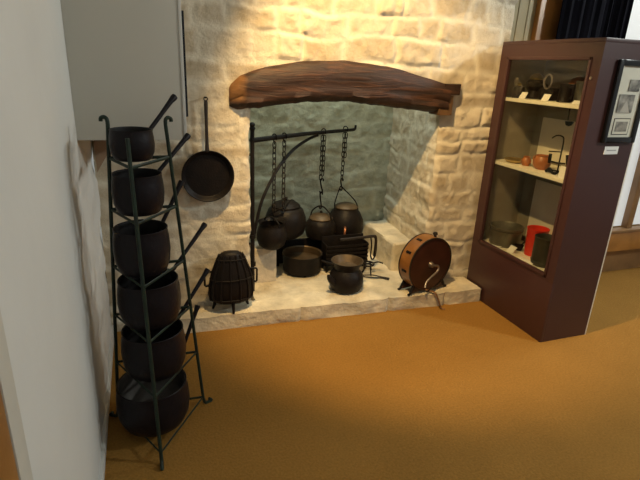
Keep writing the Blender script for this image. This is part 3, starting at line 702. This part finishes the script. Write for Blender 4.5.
obj('arm', tubem(smooth_path([(-0.09, 0.055, 0.008), (-0.01, 0.005, 0.008), (0.05, -0.01, 0.006), (0.10, -0.055, 0.006)], 5), 0.005, seg=8), M['rust_iron'], t)

# ------------------------------------------------------------------ round fire blower
ang = math.radians(12)          # its face looks towards (+x, -y)
t = thing('fire_blower', 'round wooden drum-shaped fire blower with crank on iron feet at the hearth right', 'fire blower', (1.858, 2.812, 0.104), ang)
RXm = Matrix.Rotation(PI/2, 4, 'X'); cz = 0.205; DR, DT = 0.196, 0.056
bm = lathem([(DR*0.96, -DT), (DR, -DT+0.004), (DR*1.005, 0), (DR, DT-0.004), (DR*0.96, DT)], c=(0, 0, cz), seg=64, mtx=RXm)
obj('drum_rim', bm, M['drum_wood'], t)
for s in (-1, 1):
    obj('rim_hoop', lathem([(DR*0.975, s*DT-0.006), (DR*1.012, s*DT-0.006), (DR*1.012, s*DT+0.004), (DR*0.975, s*DT+0.004), (DR*0.975, s*DT-0.006)], c=(0, 0, cz), seg=64, mtx=RXm), M['rust_iron'], t)
obj('back_plate', lathem([(0, -DT+0.008), (DR*0.97, -DT+0.008), (DR*0.97, -DT), (0, -DT)], c=(0, 0, cz), seg=64, mtx=RXm), M['drum_face'], t)
obj('front_plate', lathem([(0, DT-0.010), (DR*0.97, DT-0.010), (DR*0.97, DT-0.003), (DR*0.6, DT-0.001), (DR*0.3, DT), (0, DT)], c=(0, 0, cz), seg=64, mtx=RXm), M['drum_face'], t)
obj('hub', lathem([(0.0, DT+0.022), (0.016, DT+0.02), (0.022, DT), (0.0, DT)], c=(0, 0, cz), seg=20, mtx=RXm), M['steel'], t)
tag(obj('crank', tubem(smooth_path([(0, -DT-0.022, cz), (0.045, -DT-0.030, cz-0.008), (0.040, -DT-0.034, cz-0.045), (-0.02, -DT-0.040, cz-0.075), (-0.070, -DT-0.048, cz-0.105), (-0.090, -DT-0.062, cz-0.135)], 6), 0.0075, seg=10, flat=0.7), M['steel'], t), 'bright S-shaped steel crank')
obj('top_knob', lathem([(0, 0.0), (0.012, 0.0), (0.010, 0.012), (0.018, 0.022), (0.014, 0.036), (0, 0.040)], c=(0.045, -0.02, cz+DR*0.96), seg=18), M['rust_iron'], t)
for a in (2.0, 2.6, 3.3):
    bm = box(bmesh.new(), -0.009, 0.009, -0.022, 0.022, DR*1.0, DR*1.0+0.006, bevel=0.002, mtx=Matrix.Translation((0, 0, cz)) @ Matrix.Rotation(PI/2-a, 4, 'Y'))
    obj('iron_clip', bm, M['iron'], t)
bm = bmesh.new()      # base casting hugging the underside
for yy in (-DT+0.004, DT-0.016):
    pts = [(DR*1.02*math.sin(a), cz-DR*1.02*math.cos(a)) for a in [math.radians(d) for d in range(-52, 53, 8)]]
    top = [(x*0.94, z+0.02) for x, z in pts]
    ring = [(-0.155, 0.012)]+[(x, max(z-0.004, 0.012)) for x, z in pts if z > 0.016]
    vsf = [bm.verts.new((x, yy, z)) for x, z in ((-0.165, 0.010), (-0.135, 0.075), (-0.10, 0.045), (-0.05, 0.022), (0, 0.016), (0.05, 0.022), (0.10, 0.045), (0.135, 0.075), (0.165, 0.010))]
    vsb = [bm.verts.new((v.co.x, yy+0.012, v.co.z)) for v in vsf]
    bm.faces.new(vsf); bm.faces.new(vsb[::-1])
    for k in range(len(vsf)): bm.faces.new((vsf[k], vsf[(k+1) % len(vsf)], vsb[(k+1) % len(vsf)], vsb[k]))
obj('base_casting', bm, M['drum_face'], t)
for sx in (-1, 1):
    for yy in (-DT+0.006, DT-0.006):
        obj('foot', tubem(smooth_path([(sx*0.135, yy, 0.062), (sx*0.152, yy*1.02, 0.03), (sx*0.168, yy*1.05, 0.009), (sx*0.184, yy*1.08, 0.007)], 5), [0.013, 0.012, 0.010, 0.007], seg=10), M['iron'], t)
bm = tubem(smooth_path([(1.842, 2.772, 0.118), (1.868, 2.738, 0.116), (1.895, 2.700, 0.112), (1.912, 2.672, 0.070), (1.930, 2.655, 0.014), (1.950, 2.632, 0.009)], 5), [0.012, 0.014, 0.014, 0.012, 0.010, 0.007], seg=10, flat=0.45, side=(1, 0, 0))
tag(obj('leather_strap', bm, M['leather']), 'brown leather strap hanging from the hearth edge below the round blower', 'strap')

# ------------------------------------------------------------------ display cabinet
X0, X1, Y0, Y1, CH = 2.300, 2.672, 2.087, 2.890, 1.802
t = thing('display_cabinet', 'tall maroon glass-fronted display cabinet standing right of the fireplace', 'display cabinet', (X0, Y0, 0))
W, Dp = X1-X0, Y1-Y0
obj('plinth', boxm(0.0202, W, 0.0222, Dp, 0, 0.405), M['cab'], t)
obj('plinth_front', boxm(0, 0.020, 0, Dp, 0, 0.405, bevel=0.002), M['cab'], t)
obj('near_side', boxm(0.0202, W, 0, 0.022, 0.0, CH-0.022), M['cab'], t)
obj('far_side', boxm(0.012, W, Dp-0.022, Dp, 0.405, CH-0.022), M['cab'], t)
obj('far_lining', boxm(0.03, W-0.014, Dp-0.026, Dp-0.022, 0.425, CH-0.03), M['cab_grey'], t)
obj('cabinet_top', boxm(0, W, 0, Dp, CH-0.022, CH, bevel=0.003), M['cab'], t)
tag(obj('back_lining', boxm(W-0.014, W-0.002, 0.022, Dp-0.026, 0.405, CH-0.022), M['cab_grey'], t), 'grey inner back of the cabinet')
for z0, z1 in ((1.045, 1.330), (0.44, 0.90)):
    tag(obj('display_board', boxm(W-0.020, W-0.0145, 0.03, 0.70 if z0 > 1 else 0.655, z0, z1, bevel=0.001), M['cab_in'], t), 'pale display board')
tag(obj('edge_strip', boxm(W-0.002, W+0.010, 0, Dp, 0.0, CH, bevel=0.001), M['cab_in'], t), 'thin white strip down the right edge')
obj('display_floor', boxm(0.020, W-0.014, 0.022, Dp-0.026, 0.405, 0.425), M['shelf'], t)
dr = obj('door', boxm(0, 0.020, 0.0, 0.075, 0.405, CH-0.022), M['cab'], t)
bm = bmesh.new()
gy0, gy1, gz0, gz1 = 0.078, 0.715, 0.445, 1.690
box(bm, 0, 0.02, gy1, Dp, 0.405, CH-0.022); box(bm, 0, 0.02, 0.075, gy1, gz1, CH-0.022); box(bm, 0, 0.02, 0.075, gy1, 0.405, gz0)
b = 0.018
for a in ((gy0-b, gy0, gz0-b, gz1+b), (gy1, gy1+b, gz0-b, gz1+b), (gy0-b, gy1+b, gz1, gz1+b), (gy0-b, gy1+b, gz0-b, gz0)):
    box(bm, -0.007, 0.004, a[0], a[1], a[2], a[3], bevel=0.003)
obj('door_frame', bm, M['cab'], dr)
obj('glass_pane', boxm(0.010, 0.014, gy0, gy1, gz0, gz1), M['glass'], dr, smooth=False)
tag(obj('door_lock', lathem([(0, 0.004), (0.008, 0.004), (0.009, 0), (0, 0)], c=(-0.002, gy0-0.035, 1.60), seg=14, mtx=Matrix.Rotation(-PI/2, 4, 'Y')), M['steel'], dr), 'small bright lock')
for z in (1.455, 1.030):
    obj('shelf', boxm(0.022, W-0.014, 0.075, Dp-0.030, z-0.022, z, bevel=0.002), M['shelf'], t)

# framed photographs and a card on the cabinet's side
FY = Y0
t = thing('picture_frame', 'black lacquered frame of three old photographs hanging on the maroon cabinet side', 'picture', (2.535, FY, 1.262))
fw, fh = 0.122, 0.44
bm = bmesh.new()
box(bm, -fw, -fw+0.030, -0.022, -0.001, 0, fh, bevel=0.006); box(bm, fw-0.030, fw, -0.022, -0.001, 0, fh, bevel=0.006)
box(bm, -fw+0.028, fw-0.028, -0.022, -0.001, 0, 0.032, bevel=0.006); box(bm, -fw+0.028, fw-0.028, -0.022, -0.001, fh-0.032, fh, bevel=0.006)
obj('frame', bm, M['black'], t)
obj('mount', boxm(-fw+0.02, fw-0.02, -0.008, -0.003, 0.02, fh-0.02), M['mount'], t)
for (a, b2, c, d) in ((-0.010, 0.070, 0.280, 0.340), (-0.062, 0.050, 0.165, 0.262), (-0.060, 0.062, 0.045, 0.135)):
    k = 0.010 if c < 0.1 else 0.0
    if k:
        obj('photo_border', boxm(a, b2, -0.0095, -0.008, c, d), M['black'], t)
        obj('photo_border', boxm(a+0.004, b2-0.004, -0.0105, -0.009, c+0.004, d-0.004), M['mount'], t)
        k = 0.018
    ph = obj('photograph', boxm(a+k, b2-k, -0.012, -0.0095, c+k, d-k), M['photo'], t)
    if c != 0.165: continue
    bm = bmesh.new(); xm = (a+b2)/2; hh = d-c-2*k
    vs4 = [bm.verts.new(p) for p in ((xm-0.3*(b2-a-2*k), -0.0123, c+k), (xm+0.35*(b2-a-2*k), -0.0123, c+k), (xm+0.06*(b2-a), -0.0123, c+k+hh*0.62), (xm-0.02*(b2-a), -0.0123, c+k+hh*0.62))]; bm.faces.new(vs4)
    obj('photo_road', bm, M['photo_path'], ph, smooth=False)
t = thing('caption_card', 'small white caption card stuck under the picture frame', 'card', (2.515, FY, 1.218))
bm = boxm(-0.052, 0.052, -0.003, -0.0005, -0.022, 0.022); obj('card', bm, M['white'], t, smooth=False)
bm = bmesh.new(); box(bm, -0.036, 0.036, -0.0036, -0.0032, -0.002, 0.003); obj('print_line', bm, M['ink'], t, smooth=False)

# things on the top shelf (z 1.455)
G1 = 'old household things on the top cabinet shelf'
def card(name, label, x, y, z, w_=0.055, h_=0.045, rz=-PI/2, tilt=0.5):
    bm = boxm(-w_/2, w_/2, -0.0015, 0.0015, 0, h_); bmesh.ops.transform(bm, matrix=Matrix.Rotation(-tilt, 4, 'X'), verts=bm.verts)
    box(bm, -w_/2, w_/2, 0.0, h_*0.6, 0, 0.002)
    o = obj(name, bm, M['white'], loc=(x, y, z), smooth=False); o.rotation_euler = (0, 0, rz); return o
tag(card('label_card', '', 2.352, 2.690, 1.456), 'left white tent card on the top cabinet shelf', 'card', 'cards in the cabinet')
tag(card('label_card', '', 2.352, 2.490, 1.456), 'middle white tent card on the top cabinet shelf', 'card', 'cards in the cabinet')
tag(card('label_card', '', 2.345, 2.245, 1.456, 0.06, 0.03, tilt=0.9), 'small white card at the near end of the top cabinet shelf', 'card', 'cards in the cabinet')
t = thing('oil_lamp', 'black iron lamp with brass cap at the far end of the top cabinet shelf', 'lamp', (2.485, 2.735, 1.456))
obj('lamp_base', lathem([(0, 0), (0.055, 0), (0.06, 0.01), (0.05, 0.03), (0.035, 0.05), (0.055, 0.07), (0.06, 0.10), (0.04, 0.12), (0, 0.12)], seg=28), M['iron'], t)
tag(obj('lamp_cap', lathem([(0.04, 0.12), (0.045, 0.13), (0.03, 0.15), (0.012, 0.16), (0, 0.162)], seg=24), M['brass'], t), 'brass cap')
obj('handle', tubem(smooth_path([(0, -0.055, 0.09), (0, -0.10, 0.09), (0, -0.105, 0.04), (0, -0.056, 0.02)], 5), 0.006), M['iron'], t)
t = thing('small_burner', 'low black burner with brass knob beside the far lamp on the top shelf', 'burner', (2.375, 2.755, 1.456))
obj('burner_body', lathem([(0, 0), (0.038, 0), (0.042, 0.03), (0.034, 0.07), (0, 0.075)], seg=24), M['iron'], t); obj('knob', lathem([(0, 0.075), (0.012, 0.078), (0.014, 0.09), (0, 0.10)], seg=16), M['brass'], t)
t = thing('cooking_iron', 'black iron box with an upright oval ring handle on the top shelf', 'iron', (2.455, 2.555, 1.456))
bm = boxm(-0.05, 0.05, -0.065, 0.06, 0.0, 0.075, bevel=0.014); obj('iron_body', bm, M['iron'], t)
obj('ring_handle', tubem([(-0.045+0.0*k, -0.006+0.032*math.cos(2*PI*k/24), 0.112+0.042*math.sin(2*PI*k/24)) for k in range(24)], 0.006, closed=True), M['steel'], t)
t = thing('lidded_pot', 'dark iron pot with coppery domed lid on the top shelf', 'pot', (2.56, 2.452, 1.456))
obj('pot_body', lathem([(0, 0), (0.05, 0), (0.062, 0.02), (0.065, 0.07), (0.058, 0.105), (0, 0.105)], seg=28), M['iron'], t)
ld = obj('lid', lathem([(0.06, 0.105), (0.06, 0.11), (0.045, 0.135), (0.015, 0.15), (0, 0.152)], seg=28), M['copper'], t); tag(ld, 'copper lid')
def tankard(label, x, y, z, r, h, m):
    t = thing('tankard', label, 'tankard', (x, y, z), 0, 'tankards on the top cabinet shelf')
    obj('cup', lathem([(0, 0), (r, 0), (r*1.03, h*0.05), (r*0.93, h*0.12), (r*0.90, h*0.9), (r*0.95, h), (r*0.87, h), (r*0.84, 0.02), (0, 0.015)], seg=32), m, t)
    obj('handle', tubem(smooth_path([(-0.2*r, -0.9*r, h*0.85), (-0.4*r, -1.7*r, h*0.8), (-0.4*r, -1.7*r, h*0.35), (-0.2*r, -0.9*r, h*0.2)], 5), 0.006), m, t)
tankard('dark tankard in the middle of the top cabinet shelf, left of its twin', 2.42, 2.405, 1.456, 0.040, 0.105, M['iron'])
tankard('larger dark shiny tankard near the right end of the top cabinet shelf', 2.43, 2.285, 1.456, 0.048, 0.125, M['dark_tin'])
# hooks under the top shelf
for (y, lb) in ((2.42, 'left black ladle hanging under the top cabinet shelf'), (2.30, 'right black ladle hanging under the top cabinet shelf')):
    t = thing('ladle', lb, 'ladle', (2.50, y, 1.432), 0, 'ladles under the top shelf')
    obj('handle', tubem(smooth_path([(0, 0, 0.0), (0.0, 0.004, -0.03), (0, 0, -0.085)], 4), 0.004), M['iron'], t)
    obj('bowl', lathem([(0, -0.03), (0.018, -0.022), (0.026, 0), (0.022, 0), (0.015, -0.018), (0, -0.024)], c=(0, -0.012, -0.09), seg=20), M['iron'], t)

# middle shelf (z 1.030)
t = thing('brass_plate', 'low yellowish brass dish at the far end of the middle cabinet shelf', 'dish', (2.42, 2.725, 1.031))
obj('dish', lathem([(0, 0.004), (0.05, 0.0), (0.065, 0.012), (0.075, 0.022), (0.072, 0.024), (0.06, 0.014), (0, 0.009)], seg=32, sy=1.0), M['brass'], t)
t = thing('small_jar', 'small orange-brown jar on the middle cabinet shelf', 'jar', (2.41, 2.61, 1.031))
obj('jar_body', lathem([(0, 0), (0.022, 0), (0.032, 0.02), (0.032, 0.04), (0.02, 0.055), (0.022, 0.063), (0.016, 0.063), (0.016, 0.05), (0, 0.045)], seg=24), M['terracotta'], t)
t = thing('round_pot', 'round orange-brown glazed pot in the middle of the middle cabinet shelf', 'pot', (2.43, 2.492, 1.031))
obj('pot_body', lathem([(0, 0), (0.035, 0), (0.055, 0.03), (0.056, 0.055), (0.04, 0.082), (0.042, 0.09), (0.034, 0.09), (0.03, 0.07), (0, 0.06)], seg=28), M['terracotta'], t)
obj('handle', tubem(smooth_path([(0, 0.042, 0.075), (0, 0.075, 0.07), (0, 0.072, 0.035), (0, 0.053, 0.03)], 5), 0.005), M['terracotta'], t)
t = thing('wire_stand', 'tall bent black wire rack standing on the middle cabinet shelf', 'wire rack', (2.44, 2.372, 1.031))
obj('wire', tubem(smooth_path([(0.03, 0.02, 0.004), (0.02, 0.01, 0.10), (0.01, 0.0, 0.20), (0.0, 0.01, 0.225), (0, 0.05, 0.225), (0, 0.085, 0.205)], 5), 0.0045), M['iron'], t)
obj('cross_wire', tubem([(0.012, 0.0, 0.13), (0, 0.09, 0.12)], 0.004), M['iron'], t)
obj('base_ring', tubem(circle_pts((0.0, 0.02, 0.005), 0.038, (1, 0, 0), (0, 1, 0), 24), 0.0045, closed=True), M['iron'], t)
t = thing('iron_mincer', 'black iron clamp tool with crank at the near end of the middle shelf', 'tool', (2.45, 2.285, 1.031))
bm = boxm(-0.03, 0.03, -0.04, 0.045, 0, 0.016, bevel=0.004); lathe(bm, [(0, 0.01), (0.026, 0.012), (0.022, 0.05), (0.03, 0.09), (0.036, 0.12), (0.03, 0.12), (0, 0.10)], seg=24); obj('tool_body', bm, M['iron'], t)
obj('crank', tubem(smooth_path([(-0.02, 0.02, 0.07), (-0.045, 0.06, 0.068), (-0.05, 0.12, 0.070)], 4), 0.006), M['iron'], t)
obj('crank_grip', tubem([(-0.052, 0.115, 0.06), (-0.06, 0.11, 0.115)], 0.010), M['iron'], t)
t = thing('scissor_iron', 'dark curved iron hook lying before the mincer on the middle cabinet shelf', 'hook', (2.375, 2.345, 1.031))
obj('hook', tubem(smooth_path([(0, 0.045, 0.008), (0.0, 0.02, 0.03), (0, -0.005, 0.012), (0.0, -0.03, 0.008), (0.0, -0.05, 0.026)], 5), 0.008), M['iron'], t)
tag(card('label_card', '', 2.345, 2.235, 1.031, 0.05, 0.07, tilt=0.15), 'upright white card at the near end of the middle cabinet shelf', 'card', 'cards in the cabinet')
tag(obj('paper_sheet', boxm(2.335, 2.40, 2.20, 2.34, 1.0305, 1.0325), M['white'], smooth=False), 'white paper strip lying along the near end of the middle shelf', 'paper')

# cabinet floor (z .425)
t = thing('tin_tub', 'wide low grey tin tub at the far end of the cabinet floor', 'tub', (2.46, 2.735, 0.426))
obj('tub_body', lathem([(0, 0), (0.10, 0), (0.108, 0.01), (0.112, 0.13), (0.118, 0.14), (0.112, 0.143), (0.106, 0.13), (0.10, 0.015), (0, 0.012)], seg=40), M['grey_tin'], t)
obj('rim_band', tubem(circle_pts((0, 0, 0.118), 0.113, (1, 0, 0), (0, 1, 0), 40), 0.004, closed=True, seg=6), M['dark_tin'], t)
t = thing('red_tin', 'bright red tin with open top on the cabinet floor', 'tin', (2.52, 2.50, 0.426))
obj('tin_body', lathem([(0, 0), (0.062, 0), (0.063, 0.004), (0.070, 0.185), (0.073, 0.19), (0.068, 0.19), (0.060, 0.02), (0, 0.015)], seg=36), M['red'], t)
obj('rim_wire', tubem(circle_pts((0, 0, 0.19), 0.071, (1, 0, 0), (0, 1, 0), 36), 0.003, closed=True, seg=6), M['red'], t)
t = thing('grey_canister', 'dark grey round canister at the near end of the cabinet floor', 'canister', (2.44, 2.335, 0.426))
obj('canister_body', lathem([(0, 0), (0.070, 0), (0.072, 0.006), (0.072, 0.185), (0.076, 0.19), (0.070, 0.193), (0.066, 0.18), (0.064, 0.02), (0, 0.015)], seg=36), M['dark_tin'], t)
obj('rim_band', tubem(circle_pts((0, 0, 0.03), 0.073, (1, 0, 0), (0, 1, 0), 36), 0.004, closed=True, seg=6), M['dark_tin'], t)
t = thing('black_ladle', 'small black iron scoop between the tub and the red tin', 'scoop', (2.47, 2.595, 0.426))
obj('scoop_bowl', lathem([(0, 0.0), (0.022, 0.004), (0.032, 0.04), (0.028, 0.04), (0.018, 0.01), (0, 0.008)], seg=24), M['iron'], t)
obj('handle', tubem(smooth_path([(0.02, 0.0, 0.036), (0.03, -0.01, 0.06), (0.06, -0.02, 0.085)], 4), 0.005), M['iron'], t)
cl = ['flat white card on the cabinet floor before the grey tub', 'tilted cream card on the cabinet floor before the red tin', 'long white card on the cabinet floor before the grey canister']
for (x, y, ww, hh, tl), lb in zip(((2.345, 2.70, 0.07, 0.04, 1.3), (2.375, 2.575, 0.06, 0.055, 0.7), (2.345, 2.40, 0.13, 0.035, 1.25)), cl):
    tag(card('label_card', '', x, y, 0.426, ww, hh, tilt=tl), lb, 'card', 'cards in the cabinet')
